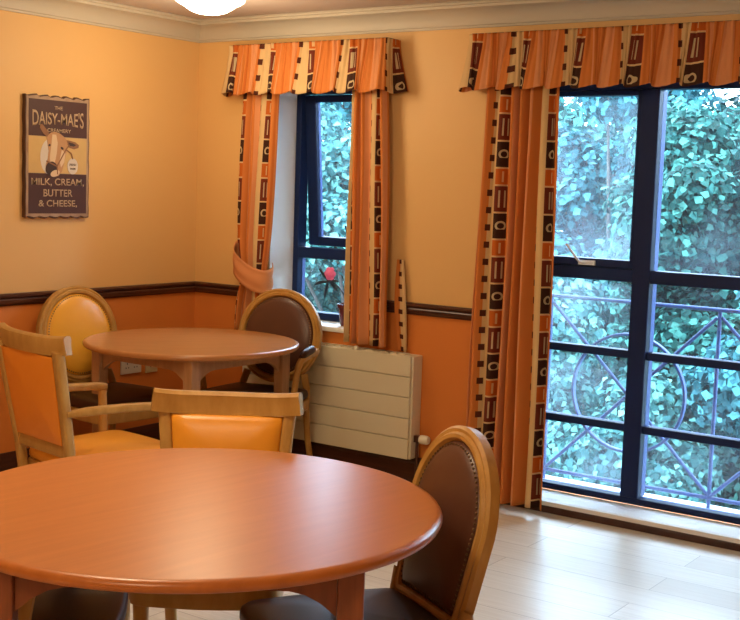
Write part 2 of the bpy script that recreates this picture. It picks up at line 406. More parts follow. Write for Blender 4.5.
# small window: fixed lower pane, top-hung sash pushed open at the bottom
w1 = struct(empty('window_1', (WX0, Y0, WZ0)))
def L1(b): x0, x1, y0, y1, z0, z1 = b; return (x0 - WX0, x1 - WX0, y0 - Y0, y1 - Y0, z0 - WZ0, z1 - WZ0)
frame_piece('window_frame', [L1(q) for q in ((WX0 - .01, WX0 + .042, Y0, Y1, WZ0, HEAD), (WX1 - .042, WX1, Y0, Y1, WZ0, HEAD), (WX0 + .042, WX1 - .042, Y0, Y1, WZ0, WZ0 + .04), (WX0 + .042, WX1 - .042, Y0, Y1, 2.01, HEAD))], w1)
frame_piece('transom', [L1((WX0 + .042, WX1 - .042, Y0, Y1, 1.105, 1.165))], w1)
obj('pane', B(L1((WX0 + .042, WX1 - .042, Y0 + .04, Y0 + .046, WZ0 + .04, 1.105))), M['glass'], w1)
sa, sb, H = WX0 + .046, WX1 - .046, .835
sh = frame_piece('sash', [(0, .07, 0, .05, -H, 0), (sb - sa - .07, sb - sa, 0, .05, -H, 0), (.07, sb - sa - .07, 0, .05, -H, -H + .05), (.07, sb - sa - .07, 0, .05, -.04, 0)], w1)
sh.location = (sa - WX0, .022, 2.004 - WZ0); sh.rotation_euler = (math.radians(5), 0, 0)
obj('pane', B((.07, sb - sa - .07, .022, .028, -H + .05, -.04)), M['glass'], sh)
hb = bmesh.new(); box(hb, .26, .33, -.012, 0, -H + .012, -H + .03); sweep(hb, [(.30, -.010, -H + .02), (.295, -.02, -H + .05), (.275, -.024, -H + .125)], circ(.005, 8))
h = obj('window_handle', hb, M['frame'], w1, smooth=True); h.location = sh.location; h.rotation_euler = sh.rotation_euler
# daylight portals sit in the two openings
def portal(x0, x1, z0, z1):
    l = bpy.data.lights.new('window_portal', 'AREA'); l.shape = 'RECTANGLE'; l.size = x1 - x0; l.size_y = z1 - z0; l.cycles.is_portal = True
    o = bpy.data.objects.new('window_portal', l); COL.objects.link(o); o.location = ((x0 + x1) / 2, .34, (z0 + z1) / 2); o.rotation_euler = (-PI / 2, 0, 0)
portal(OX0, OX1, .05, HEAD); portal(WX0, WX1, WZ0, HEAD)

# ================================================================== CURTAINS
def cloth(name, fn, nu, nv, parent=None, thick=.0022):
    """fn(s, t) -> (Vector, u, v); s across 0..1, t down 0..1"""
    me = bpy.data.meshes.new(name); V, UV, F = [], [], []
    for j in range(nv + 1):
        for i in range(nu + 1):
            p, u, v = fn(i / nu, j / nv); V.append(p); UV.append((u, v))
    for j in range(nv):
        for i in range(nu): a = j * (nu + 1) + i; F.append((a, a + 1, a + nu + 2, a + nu + 1))
    me.from_pydata([tuple(p) for p in V], [], F)
    l = me.uv_layers.new(name='UVMap')
    for li, vi in enumerate(x for f in F for x in f): l.data[li].uv = UV[vi]
    for p in me.polygons: p.use_smooth = True
    me.materials.append(M['cloth'])
    o = bpy.data.objects.new(name, me); COL.objects.link(o)
    if parent is not None: o.parent = parent
    s = o.modifiers.new('solid', 'SOLIDIFY'); s.thickness = thick
    return o
def fold(s, n, ph, seed):
    r = math.sin(2 * PI * (n * s + .18 * math.sin(2 * PI * (1.7 * s + seed)) + ph))
    return r * (.75 + .25 * math.sin(9 * s + seed * 5))
def curtain_fn(xt, xb, z0, z1, y, n, amp, full, u0, seed, flip=1, mid=None):
    def fn(s, t):
        e = t ** .8
        xa = xt[0] + (xb[0] - xt[0]) * e; xc = xt[1] + (xb[1] - xt[1]) * e
        if mid:
            zz, ma, mc, wd = mid; z = z1 + (z0 - z1) * t; g = math.exp(-((z - zz) / wd) ** 2)
            xa = xa * (1 - g) + ma * g; xc = xc * (1 - g) + mc * g
        z = z1 + (z0 - z1) * t
        w = xc - xa
        ss = s + .25 * math.sin(2 * PI * n * s + 1.1) / (2 * PI * n) * 1.6
        a = amp * (.55 + .45 * t) * min(1, w / .12)
        yy = y + a * fold(s, n, .1 * math.sin(2.2 * t + seed), seed)
        return Vector((xa + w * ss + .004 * math.sin(7 * t + 11 * s), yy, z)), u0 + full * s, z
    return fn
HANGLAB = 'printed curtains'
# small window pair
c = cloth('curtain', curtain_fn((.395, .665), (.355, .60), .70, 2.16, -.080, 4, .034, .56, -.06, 1.3, mid=(1.02, .40, .60, .12)), 120, 50)
tag(c, 'short patterned orange curtain tied back, left side of the small window', 'curtain', 'printed curtains')
c = cloth('curtain', curtain_fn((1.125, 1.340), (1.125, 1.40), .705, 2.16, -.080, 4, .034, .50, -.035, 2.4), 120, 40)
tag(c, 'short patterned orange curtain hanging straight, right side of the small window', 'curtain', 'printed curtains')
c = cloth('curtain', curtain_fn((1.925, 2.315), (1.885, 2.335), .035, 2.16, -.092, 7, .050, .56, .20, 3.1), 200, 60)
tag(c, 'floor-length patterned orange curtain beside the tall window', 'curtain', 'printed curtains')
# tie-backs
def band(name, pts, width, label, u0):
    pts = [Vector(p) for p in pts]; n = len(pts) - 1
    def fn(s, t):
        k = min(int(s * n), n - 1); f = s * n - k; p = pts[k].lerp(pts[k + 1], f)
        return p + Vector((0, .004 * math.sin(3 * PI * t), (t - .5) * -width * (1 + .25 * math.sin(PI * s)))), u0 + .045 * t, 1.0 + .6 * s
    o = cloth(name, fn, 40, 8, thick=.004); return tag(o, label, 'curtain tie', 'curtain tie-backs')
def spl(P, k=8):
    P = [Vector(p) for p in P]; o = []
    for i in range(len(P) - 1):
        a, b, c, d = P[max(i - 1, 0)], P[i], P[i + 1], P[min(i + 2, len(P) - 1)]
        for j in range(k):
            t = j / k; o.append(.5 * ((2 * b) + (c - a) * t + (2 * a - 5 * b + 4 * c - d) * t * t + (3 * b - a - 3 * c + d) * t ** 3))
    return o + [P[-1]]
band('curtain_tie', spl([(.352, -.008, 1.15), (.365, -.07, 1.12), (.42, -.135, 1.07), (.52, -.15, 1.01), (.615, -.125, .98), (.63, -.07, 1.00), (.60, -.035, 1.03)]), .105, 'orange cloth band gathering the tied-back curtain at the small window', .187)
band('curtain_tie', spl([(1.435, -.012, 1.10), (1.44, -.02, 1.0), (1.445, -.03, .85), (1.445, -.032, .70), (1.43, -.03, .63)]), .05, 'loose unused cloth tie hanging on the wall right of the small window', .255)
# fix: the hanging tie is vertical, give it its own width across x
_t = [o for o in COL.objects if o.name.startswith('curtain_tie')][-1]
me = _t.data
nu = 40
for j in range(9):
    for i in range(nu + 1):
        t = j / 8; s = i / nu; v = me.vertices[j * (nu + 1) + i]; z = 1.15 - .465 * s
        v.co = Vector((1.432 + .03 * s + (t - .5) * (.042 + .030 * math.sin(PI * min(1, s * .9))), -.022 - .01 * math.sin(PI * s) + .006 * math.sin(2 * PI * t), z))
# valances (pelmets): gathered header, flared skirt, returns to the wall, dark track on top
def valance(x0, x1, zt, zb, u0, full, seed, label, npl):
    t = thing('valance', label, 'valance', ((x0 + x1) / 2, 0, zt), 0, 'gathered valances')
    cx = (x0 + x1) / 2; W = x1 - x0; ret = .12; Ltot = W + 2 * ret
    def path(d, off):
        # d along 0..Ltot, returns point on the track plus outward normal
        if d < ret: return Vector((x0 - off, -d, 0)), Vector((-1, 0, 0))
        if d > W + ret: return Vector((x1 + off, -(Ltot - d), 0)), Vector((1, 0, 0))
        return Vector((x0 + d - ret, -ret, 0)), Vector((0, -1, 0))
    def fn(s, tt):
        d = s * Ltot; z = zt + (zb - zt) * tt
        fl = .040 * max(0, tt - .12) ** 1.1
        cr = max(0, 1 - min(abs(d - ret), abs(d - ret - W)) / .05)
        p, nrm = path(d, 0)
        k = min(1, max(0, (d - (ret - .03)) / .06)); k2 = min(1, max(0, (d - (ret + W - .03)) / .06))
        n1 = Vector((-1, 0, 0)).lerp(Vector((0, -1, 0)), k).lerp(Vector((1, 0, 0)), k2)
        pl = math.sin(2 * PI * npl * s + seed); big = math.sin(2 * PI * npl * .27 * s + seed * 2 + .7 * math.sin(9 * s))
        a = .0065 * pl * max(.15, 1 - 2.2 * max(0, tt - .18)) + .013 * big * max(0, tt - .22) + .003 * math.sin(2 * PI * npl * 1.9 * s)
        hem = .008 * math.sin(2 * PI * npl * .27 * s + 1) * tt
        q = p + n1 * (fl * (1 + cr) + a + .004)
        q.x += (.022 * tt) * math.sin(2 * PI * npl * .27 * s + 1.6)
        return Vector((q.x - cx, q.y, z - zt + hem)), u0 + full * s + .006 * math.sin(2 * PI * npl * s), z + .005
    cloth('valance_cloth', fn, int(npl * 9), 22, t)
    obj('curtain_track', B((x0 - cx + .004, x1 - cx - .004, -ret + .012, -ret + .03, -.012, .004), (x0 - cx + .004, x0 - cx + .016, -ret + .03, -.001, -.012, .004), (x1 - cx - .016, x1 - cx - .004, -ret + .03, -.001, -.012, .004)), M['rod'], t)
    return t
valance(.345, 1.365, 2.247, 1.985, -.17, 1.62, .4, 'short gathered patterned valance above the small window', 34)
valance(1.845, 4.14, 2.243, 1.985, -.18, 3.25, 1.1, 'long gathered patterned valance above the tall window', 74)

# ================================================================== RADIATOR, SOCKETS
rad = thing('radiator', 'cream boxed radiator with horizontal grooves under the small window', 'radiator', (1.02, 0, .15))
bm = B((-.56, .555, -.085, -.003, 0, .525))
obj('radiator_body', bm, M['radiator'], rad, bevel=.004)
for k in range(5):
    z = k * .105
    obj('front_panel', B((-.56, .545, -.100, -.0855, z + .0015, z + .1035)), M['radiator'], rad, bevel=.003)
obj('air_grille', B(*[(-.50 + .05 * k, -.462 + .05 * k, -.07, -.02, .5252, .530) for k in range(20)]), M['radiator'], rad)
obj('top_catch', lathe([(.0, 0), (.014, 0), (.014, .012), (.010, .018), (0, .018)], 14), M['plastic'], rad, smooth=True).location = (.20, -.088, .5255)
v = bmesh.new()
rotx = Matrix.Translation((.575, -.05, .105)) @ Matrix.Rotation(PI / 2, 4, 'Y')
lathe([(0, 0), (.012, 0), (.012, .012), (.021, .014), (.023, .02), (.023, .05), (.019, .062), (.0, .066)], 20, v, rotx)
obj('valve_head', v, M['plastic'], rad, smooth=True)
v = bmesh.new(); sweep(v, [(.57, -.05, .105), (.57, -.05, .0), (.57, -.05, -.149)], circ(.0075, 10)); box(v, .556, .584, -.062, -.038, .088, .122)
obj('valve_pipe', v, M['darkwood'], rad, smooth=True)
def socket(y, w, z, m, n, label):
    t = thing('wall_socket', label, 'socket', (0, y, z))
    obj('face_plate', B((.0005, .010, -w / 2, w / 2, -.043, .043)), m, t, bevel=.003)
    for k in range(n):
        yy = (k - (n - 1) / 2) * .062
        obj('pin_holes', B((.0095, .0108, yy - .003, yy + .003, .008, .018), (.0095, .0108, yy - .013, yy - .006, -.012, -.006), (.0095, .0108, yy + .006, yy + .013, -.012, -.006)), M['slot'], t)
        obj('rocker_switch', B((.0095, .0135, yy + .010, yy + .020, .018, .034)), m, t, bevel=.001)
    return t
socket(-.50, .15, .495, M['socket'], 2, 'white double socket low on the orange wall')
socket(-.345, .09, .485, M['socket_cream'], 1, 'cream single wall plate next to the double socket')

# ================================================================== CEILING LAMPS
def dome(loc, label, watts=LAMP_W):
    t = thing('ceiling_lamp', label, 'lamp', loc, 0, 'opal dome ceiling lamps')
    obj('ceiling_plate', lathe([(0, 0), (.13, 0), (.135, -.012), (.13, -.02), (0, -.02)], 40), M['brass'], t, smooth=True)
    pr = [(.13, -.0205), (.200, -.022), (.210, -.030), (.206, -.044), (.186, -.056), (.160, -.066), (.135, -.080), (.105, -.094), (.07, -.103), (.035, -.107), (0, -.108)]
    obj('glass_shade', lathe([(a * .80, b) for a, b in pr], 48), M['shade'], t, smooth=True)
    l = bpy.data.lights.new('lamp_bulb', 'POINT'); l.energy = watts; l.color = LAMPC; l.shadow_soft_size = .16
    o = bpy.data.objects.new('lamp_bulb', l); COL.objects.link(o); o.parent = t; o.location = (0, 0, -.31)
    return t
# ================================================================== TABLES
def table(name, label, loc, r, m_top, m_leg, rz, legr, kind):
    t = thing(name, label, 'table', loc, rz, 'round dining tables')
    pr = [(0, .712), (r - .06, .712), (r - .02, .712), (r - .012, .712), (r - .004, .716), (r, .724), (r, .730), (r - .005, .737), (r - .014, .740), (r - .02, .740), (r - .06, .740), (0, .740)]
    obj('tabletop', lathe(pr, 120), m_top, t, smooth=True, ang=50)
    for k in range(4):
        a = k * PI / 2; x, y = legr * math.cos(a), legr * math.sin(a)
        bm = bmesh.new(); mt = Matrix.Translation((x, y, 0)) @ Matrix.Rotation(a + PI / 4, 4, 'Z')
        w0, w1 = .022, .029
        vs = [bm.verts.new(mt @ Vector((sx * w, sy * w, z))) for z, w in ((0, w0), (.60, w1), (.7115, w1)) for sx, sy in ((-1, -1), (1, -1), (1, 1), (-1, 1))]
        for q in range(2):
            for j in range(4): bm.faces.new((vs[q * 4 + j], vs[q * 4 + (j + 1) % 4], vs[q * 4 + 4 + (j + 1) % 4], vs[q * 4 + 4 + j]))
        bm.faces.new(vs[0:4][::-1]); bm.faces.new(vs[8:12])
        obj('leg', bm, m_leg, t, bevel=.005)
    # arched aprons between neighbouring legs
    for k in range(4):
        a = k * PI / 2; p0 = Vector((legr * math.cos(a), legr * math.sin(a), 0)); p1 = Vector((legr * math.cos(a + PI / 2), legr * math.sin(a + PI / 2), 0))
        d = (p1 - p0); L = d.length; d.normalize(); nrm = Vector((-d.y, d.x, 0)); e = .030
        N_ = 20; bm = bmesh.new(); A, Bv = [], []
        for i in range(N_ + 1):
            q = e + (L - 2 * e) * i / N_; x = min(q - e, L - e - q)
            depth = .062 + (.055 * (1 - x / .11) ** 2 if x < .11 else 0)
            for off, lst in ((-.010, A), (.010, Bv)):
                c0 = p0 + d * q + nrm * off
                lst.append((bm.verts.new((c0.x, c0.y, .7115)), bm.verts.new((c0.x, c0.y, .7115 - depth))))
        for i in range(N_):
            for lst in (A, Bv): bm.faces.new((lst[i][0], lst[i + 1][0], lst[i + 1][1], lst[i][1]))
            bm.faces.new((A[i][0], A[i + 1][0], Bv[i + 1][0], Bv[i][0])); bm.faces.new((A[i][1], A[i + 1][1], Bv[i + 1][1], Bv[i][1]))
        for i in (0, N_): bm.faces.new((A[i][0], A[i][1], Bv[i][1], Bv[i][0]))
        obj('apron', bm, m_leg, t, smooth=True, ang=30)
    return t
T1 = (2.8193, -2.9848, 0); T2 = (.7627, -.8230, 0)
table('round_table', 'large round cherry-coloured table nearest the viewer', T1, .6028, M['tabletop'], M['tablewood'], math.radians(-7.5), .525, 1)
table('round_table', 'smaller round table in the far corner by the radiator', T2, .5216, M['tabletop2'], M['tablewood2'], math.radians(43.3), .44, 2)

# ================================================================== CHAIRS  (built facing +y, origin on the floor under the seat)
def seat_outline(wb, wf, y0, y1, r=.05, n=6):
    P = []
    for (cx, cy, a0) in ((wf / 2 - r, y1 - r, 0), (-wf / 2 + r, y1 - r, PI / 2), (-wb / 2 + r * .6, y0 + r * .6, PI), (wb / 2 - r * .6, y0 + r * .6, 1.5 * PI)):
        rr = r if cy > 0 else r * .6
        for k in range(n + 1): a = a0 + PI / 2 * k / n; P.append((cx + rr * math.cos(a), cy + rr * math.sin(a)))
    # bow the long edges with extra points
    out = []
    for i, p in enumerate(P):
        q = P[(i + 1) % len(P)]; out.append(p)
        d = math.hypot(q[0] - p[0], q[1] - p[1])
        if d > .08:
            for k in range(1, 6):
                f = k / 6; x, y = p[0] + (q[0] - p[0]) * f, p[1] + (q[1] - p[1]) * f; bow = .012 * math.sin(PI * f)
                n_ = Vector((q[1] - p[1], -(q[0] - p[0]))).normalized(); out.append((x + n_.x * bow, y + n_.y * bow))
    return out
def leg_tube(t, pts, w0, w1, mt, nm='leg', sq=True):
    bm = bmesh.new(); n = len(pts)
    sweep(bm, pts, rrect(1, 1, .28, 3) if sq else circ(.5, 12), up=Vector((0, 1, 0)), scales=[w0 + (w1 - w0) * i / (n - 1) for i in range(n)])
    return obj(nm, bm, mt, t, smooth=True, ang=50)
def ring_pts(shape, zc, a, b, lean, y0, n=56, zbot=None):
    """closed outline of the back in the leaning back plane"""
    P = []
    if shape == 'arch':     # straight foot, sides widening upwards, round head
        h = 2 * b; zs = b - a * 1.15          # springing of the head
        side = [(a * (.86 + .14 * f) , -b + (zs + b) * f) for f in [i / 10 for i in range(10)]]
        head = [(a * math.cos(q), zs + (b - zs) * math.sin(q)) for q in [PI * i / 28 for i in range(29)]]
        foot = [(-a * .86 + 2 * a * .86 * i / 7, -b) for i in range(1, 7)]
        P = side + head + [(-x, z) for x, z in side[::-1]] + foot
        P = [(x * (.93 if z < -b + .001 and abs(x) > a * .8 else 1), z) for x, z in P]
        k0 = min(range(len(P)), key=lambda i: (abs(P[i][1]) + (0 if P[i][0] > 0 else 9)))
        P = P[k0:] + P[:k0]
        return [Vector((x, y0 - lean * (zc + z - .45), zc + z)) for x, z in P], P
    for k in range(n):
        th = 2 * PI * k / n
        if shape == 'oval': x, z = a * math.cos(th), b * math.sin(th)
        else:
            x, z = a * math.cos(th), b * math.sin(th)
            pass
        P.append((x, z))
    return [Vector((x, y0 - lean * (zc + z - .45), zc + z)) for x, z in P], P
def back_pad(pts, th, dome_f, parent, m, nm='back_pad'):
    bm = bmesh.new(); c = sum(pts, Vector()) / len(pts); n = len(pts); L = []
    # plane normal (towards the sitter)
    nr = (pts[n // 4] - c).cross(pts[0] - c).normalized()
    if nr.y < 0: nr = -nr
    for s, o in ((1, -th / 2), (1, th * .3), (.97, th * .5), (.85, th * .5 + dome_f * .45), (.65, th * .5 + dome_f * .8), (.35, th * .5 + dome_f * .97)):
        L.append([bm.verts.new(c + (p - c) * s + nr * o) for p in pts])
    f = bm.verts.new(c + nr * (th * .5 + dome_f))
    for A, B2 in zip(L, L[1:]):
        for k in range(n): bm.faces.new((A[k], A[(k + 1) % n], B2[(k + 1) % n], B2[k]))
    for k in range(n): bm.faces.new((L[-1][k], L[-1][(k + 1) % n], f))
    bm.faces.new(L[0][::-1])
    return obj(nm, bm, m, parent, smooth=True, ang=60), nr
def studs(pts, nr, parent, off, r=.0042, scale=.955):
    bm = bmesh.new(); c = sum(pts, Vector()) / len(pts)
    P = [c + (p - c) * scale + nr * off for p in pts]
    tot = 0; acc = []
    for i in range(len(P)):
        a, b = P[i], P[(i + 1) % len(P)]; acc.append((a, b, (b - a).length))
    step = .0135; d = 0; pos = []; carry = 0
    for a, b, l in acc:
        while carry < l: pos.append(a.lerp(b, carry / l)); carry += step
        carry -= l
    for p in pos: bmesh.ops.create_icosphere(bm, subdivisions=1, radius=r, matrix=Matrix.Translation(p))
    return obj('nail_trim', bm, M['stud'], parent, smooth=True)
def round_back_chair(label, loc, face, shape, H, pad_m, seat_m, arms, group=None, wood_m='chairwood', lean=.16, halfw=.245, yb=-.235, dz=0, sw=1):
    t = thing('dining_chair' if not arms else 'dining_armchair', label, 'chair', (*loc, 0), math.atan2(face[1], face[0]) - PI / 2, group)
    wm = M[wood_m]
    so = seat_outline(.43 * sw, .50 * sw, -.22, .24)
    obj('seat', cushion(so, .415 + dz, .462 + dz, .022), M[seat_m], t, smooth=True, ang=70)
    bm = bmesh.new(); sweep(bm, [Vector((x * .97, y * .97, .388 + dz)) for x, y in so], rrect(.026, .054, .005), closed=True); obj('seat_frame', bm, wm, t, smooth=True, ang=50)
    for s in (-1, 1):
        leg_tube(t, bez((s * .215, .205, .400 + dz), (s * .222, .215, .28), (s * .205, .20, .12), (s * .212, .212, 0), 8), .048, .028, wm, 'leg', False)
    if shape == 'oval':
        b_ = .245; zc = H - b_ - .002; a_ = halfw
        zb = zc - b_
    else:
        zb = .385; b_ = (H - zb) / 2; zc = zb + b_; a_ = halfw
    ring, _ = ring_pts(shape, zc, a_ - .020, b_ - .020, lean, yb)
    bm = bmesh.new()
    prof = [(x * .84, z) for x, z in [(-.024, -.016), (.024, -.016), (.026, -.006), (.024, .008), (.016, .015), (.004, .016), (-.004, .010), (-.014, .012), (-.024, .006)]]
    # sweep in the back plane: 'up' is the plane normal
    c = sum(ring, Vector()) / len(ring); nr = (ring[14] - c).cross(ring[0] - c).normalized()
    if nr.y < 0: nr = -nr
    sweep(bm, ring, [(x, z * 1.25) for x, z in prof], closed=True, up=nr)
    obj('back_frame', bm, wm, t, smooth=True, ang=40)
    inner = [c + (p - c) * (1 - .022 / max((p - c).length, .05)) for p in ring]
    pad, nr = back_pad(inner, .030, .022, t, M[pad_m]); studs(inner, nr, t, .0165)
    for s in (-1, 1):
        top = (s * (.165 if shape == 'oval' else .195), yb - lean * (zb + .06 - .45), zb + (.055 if shape == 'oval' else .02))
        leg_tube(t, [Vector(top), Vector((s * .188, yb - .0, .455)), Vector((s * .192, yb + .012, .38)), Vector((s * .195, yb - .01, .2)), Vector((s * .20, yb - .07, 0))], .040, .030, wm, 'leg', False)
    if arms:
        for s in (-1, 1):
            az = .655
            y_at = yb - lean * (az - .45)
            P = bez((s * (halfw - .012), y_at + .005, az), (s * .275, y_at + .12, az + .012), (s * .30, .02, az + .012), (s * .292, .065, az - .008), 10)
            P += bez((s * .292, .065, az - .008), (s * .290, .10, az - .035), (s * .262, .045, az - .10), (s * .250, .06, .43), 10)[1:]
            P += [Vector((s * .245, .065, .365))]
            bm = bmesh.new(); sweep(bm, P, circ(.018, 10, .016), up=Vector((s, 0, .01))); ar = obj('armrest', bm, wm, t, smooth=True)
            bm = bmesh.new(); Q = [p + Vector((0, 0, .020)) for p in P[3:11]]
            sweep(bm, Q, circ(.025, 12, .016), up=Vector((s, 0, .01)), scales=[.55, .9, 1, 1, 1, 1, .95, .6]); pd = obj('arm_pad', bm, M[seat_m], ar, smooth=True)
    return t
def square_back_chair(label, loc, face, H, W, arms, pad_m, seat_m, group=None, lean=.14, curve=.03):
    t = thing('dining_armchair' if arms else 'dining_chair', label, 'chair', (*loc, 0), math.atan2(face[1], face[0]) - PI / 2, group)
    wm = M['chairwood']; yb = -.225; hw = W / 2 - .035
    so = seat_outline(W - .09, W + (.02 if arms else -.05), -.20, .265 if arms else .24, .05)
    obj('seat', cushion(so, .405, .455, .026), M[seat_m], t, smooth=True, ang=70)
    bm = bmesh.new(); sweep(bm, [Vector((x * .965, y * .965, .375)) for x, y in so], rrect(.026, .060, .005), closed=True); obj('seat_frame', bm, wm, t, smooth=True, ang=50)
    yl = lambda z: yb - lean * max(0, z - .42)
    for s in (-1, 1):
        if not arms: hw_f = hw - .035
        else: hw_f = hw
        leg_tube(t, [Vector((s * (hw_f + .01), .205, .40)), Vector((s * (hw_f + .01), .205, .3)), Vector((s * (hw_f + .008), .205, 0))], .046, .034, wm)
        leg_tube(t, [Vector((s * (hw - .035), yb - .06, 0)), Vector((s * (hw - .035), yb - .01, .2)), Vector((s * (hw - .03), yb, .38)), Vector((s * (hw - .025), yl(.5), .5)), Vector((s * (hw - .01), yl(.7), .7)), Vector((s * hw, yl(H - .05), H - .05))], .034, .040, wm, 'leg')
    # curved crest rail, ends turned towards the sitter and tipped up
    P = []; n = 20
    for k in range(n + 1):
        q = -1 + 2 * k / n; x = q * W / 2; P.append(Vector((x, yl(H - .035) - .006 + curve * abs(q) ** 2.4, H - .036 + .010 * abs(q) ** 4)))
    bm = bmesh.new(); sweep(bm, P, [(-.017, -.034), (.013, -.034), (.016, -.01), (.020, .018), (.018, .030), (.008, .036), (-.010, .036), (-.019, .026), (-.015, .0)]); obj('crest_rail', bm, wm, t, smooth=True, ang=45)
    bm = bmesh.new(); z = .495; sweep(bm, [Vector((x, yl(z) + .0, z)) for x in (-(hw - .03), 0, hw - .03)], rrect(.024, .05, .005)); obj('back_rail', bm, wm, t, smooth=True)
    # upholstered panel
    o = []; zt, zb = H - .072, .522
    wt, wb = hw - .022, hw - .045
    C = [(wt, zt), (-wt, zt), (-wb, zb), (wb, zb)]
    for i in range(4):
        a, b = C[i], C[(i + 1) % 4]
        for k in range(10): f = k / 10; o.append(Vector((a[0] + (b[0] - a[0]) * f, yl(a[1] + (b[1] - a[1]) * f), a[1] + (b[1] - a[1]) * f)))
    back_pad(o, .032, .014, t, M[pad_m])
    bm = bmesh.new(); c = sum(o, Vector()) / 40; k0 = [c + (p - c) * .995 + Vector((0, -.0165, 0)) for p in o]
    # rear face of the upholstery, gently domed
    cc = bm.verts.new(c + Vector((0, -.026, 0))); r1 = [bm.verts.new(p) for p in k0]; r2 = [bm.verts.new(c + (p - c) * .9 + Vector((0, -.006, 0))) for p in k0]
    for i in range(40): bm.faces.new((r1[i], r1[(i + 1) % 40], r2[(i + 1) % 40], r2[i])); bm.faces.new((r2[i], r2[(i + 1) % 40], cc))
    obj('back_cover', bm, M[pad_m], t, smooth=True, ang=60)
    if arms:
        for s in (-1, 1):
            az = .645; P = bez((s * (hw - .005), yl(az), az), (s * (hw + .03), yl(az) + .15, az + .015), (s * (hw + .065), .05, az + .01), (s * (hw + .055), .20, az - .005), 12)
            bm = bmesh.new(); sweep(bm, P, rrect(.046, .030, .010), scales=[.75] + [.9] + [1] * 9 + [1.05, .9]); ar = obj('armrest', bm, wm, t, smooth=True, ang=50)
            Q = bez((s * (hw + .055), .185, az - .012), (s * (hw + .05), .19, .58), (s * (hw + .03), .17, .48), (s * (hw + .025), .18, .36), 8)
            leg_tube(ar, Q, .030, .034, wm, 'arm_post')
    return t
F_ = Vector
square_back_chair('square-backed orange armchair with wooden crest rail, at the left of the small far table', (1.25, -1.87), (.175, .985), .932, .49, True, 'deep_orange_leather', 'orange_leather', None, .17)
square_back_chair('square-backed orange chair between the two tables, only its back showing', (2.465, -2.525), (.57, -.82), 0.859, .465, False, 'orange_leather', 'deep_orange_leather')
round_back_chair('oval-backed chair with mustard yellow back pad against the left wall', (.40, -1.0), (.985, -.08), 'oval', .965, 'yellow_leather', 'seat_brown', False, halfw=.24)
round_back_chair('brown oval-backed armchair in front of the radiator', (.875, -.49), (.22, -.975), 'oval', .965, 'brown_leather', 'seat_brown', True, halfw=.24)
round_back_chair('brown arch-backed chair with studded edge at the right of the large table', (3.05, -2.64), (-.498, -.867), 'arch', .888, 'brown_leather', 'seat_brown', False, lean=.205, halfw=.212, dz=-.06, sw=.9)
round_back_chair('brown armchair tucked under the left side of the large table', (2.49, -3.25), (.77, .64), 'oval', .95, 'brown_leather', 'seat_brown', True, halfw=.25)
dome((.84, -.83, HC), 'glowing white dome ceiling lamp above the far corner table', 13)
for (x, y, w, s) in ((2.3, -3.0, 30, 'above the large near table'), (3.7, -5.3, 38, 'beside the viewer')):  # lamps added out of view to light the tables and walls
    dome((x, y, HC), 'added unseen dome ceiling lamp ' + s, w)

# ================================================================== WALL SIGN
sg = thing('wall_sign', 'rustic dairy advertising board with a cow, hanging on the left wall', 'sign', (0, -1.035, 1.607))
SW, SH = .405, .600     # local: x to the right along +y of the room, y up, z out of the wall
SM = Matrix(((0, 0, 1, 0), (1, 0, 0, 0), (0, 1, 0, 0), (0, 0, 0, 1)))
def smat(name, c1, c2, r=.6): return noisy(name, c1, c2, 14, r, .15, 60)
M['s_edge'] = smat('sign_worn_edge', (.50, .36, .24), (.20, .11, .07)); M['s_brown'] = smat('sign_brown', (.05, .018, .018), (.075, .028, .025)); M['s_side'] = smat('sign_side', (.06, .025, .015), (.10, .04, .02))
M['s_cream'] = smat('sign_straw', (.52, .33, .12), (.60, .40, .16)); M['s_text'] = smat('sign_lettering', (.52, .38, .24), (.38, .26, .16)); M['s_white'] = smat('sign_white', (.62, .56, .50), (.55, .48, .42))
M['s_tan'] = smat('cow_tan', (.40, .20, .09), (.50, .28, .14)); M['s_cowlight'] = smat('cow_cream', (.66, .50, .34), (.58, .42, .26)); M['s_cowdark'] = smat('cow_dark', (.03, .018, .018), (.06, .03, .03)); M['s_cowmid'] = smat('cow_brown', (.20, .085, .04), (.28, .13, .06))
def layer(name, pts, z0, z1, m, parent=sg): return obj(name, prism(pts, z0, z1, SM), M[m], parent)
def wavy(w, h, amp=.006):
    P = []
    nx = 24
    for k in range(nx): x = -w / 2 + w * k / nx; P.append((x, -h / 2 + amp * (math.sin(k * 1.55) + .4 * math.sin(k * 3.1))))
    for k in range(16): y = -h / 2 + h * k / 16; P.append((w / 2 + amp * .3 * math.sin(k * 2.1), y))
    for k in range(nx): x = w / 2 - w * k / nx; P.append((x, h / 2 + amp * (math.sin(k * 1.55 + 1) + .4 * math.sin(k * 2.9))))
    for k in range(16): y = h / 2 - h * k / 16; P.append((-w / 2 + amp * .3 * math.sin(k * 1.7), y))
    return P
layer('board', wavy(SW, SH), .002, .026, 's_side')
layer('worn_border', wavy(SW - .010, SH - .010, .004), .0262, .0272, 's_edge')
def rect(x0, x1, y0, y1): return [(x0, y0), (x1, y0), (x1, y1), (x0, y1)]
hw_ = SW / 2 - .018; hh = SH / 2 - .020
layer('top_panel', rect(-hw_, hw_, .102, hh), .0274, .0282, 's_brown')
layer('middle_panel', rect(-hw_, hw_, -.080, .100), .0274, .0282, 's_cream')
layer('bottom_panel', rect(-hw_, hw_, -hh, -.082), .0274, .0282, 's_brown')
def ell(cx, cy, a, b, n=28, rot=0): return [(cx + a * math.cos(t) * math.cos(rot) - b * math.sin(t) * math.sin(rot), cy + a * math.cos(t) * math.sin(rot) + b * math.sin(t) * math.cos(rot)) for t in (2 * PI * k / n for k in range(n))]
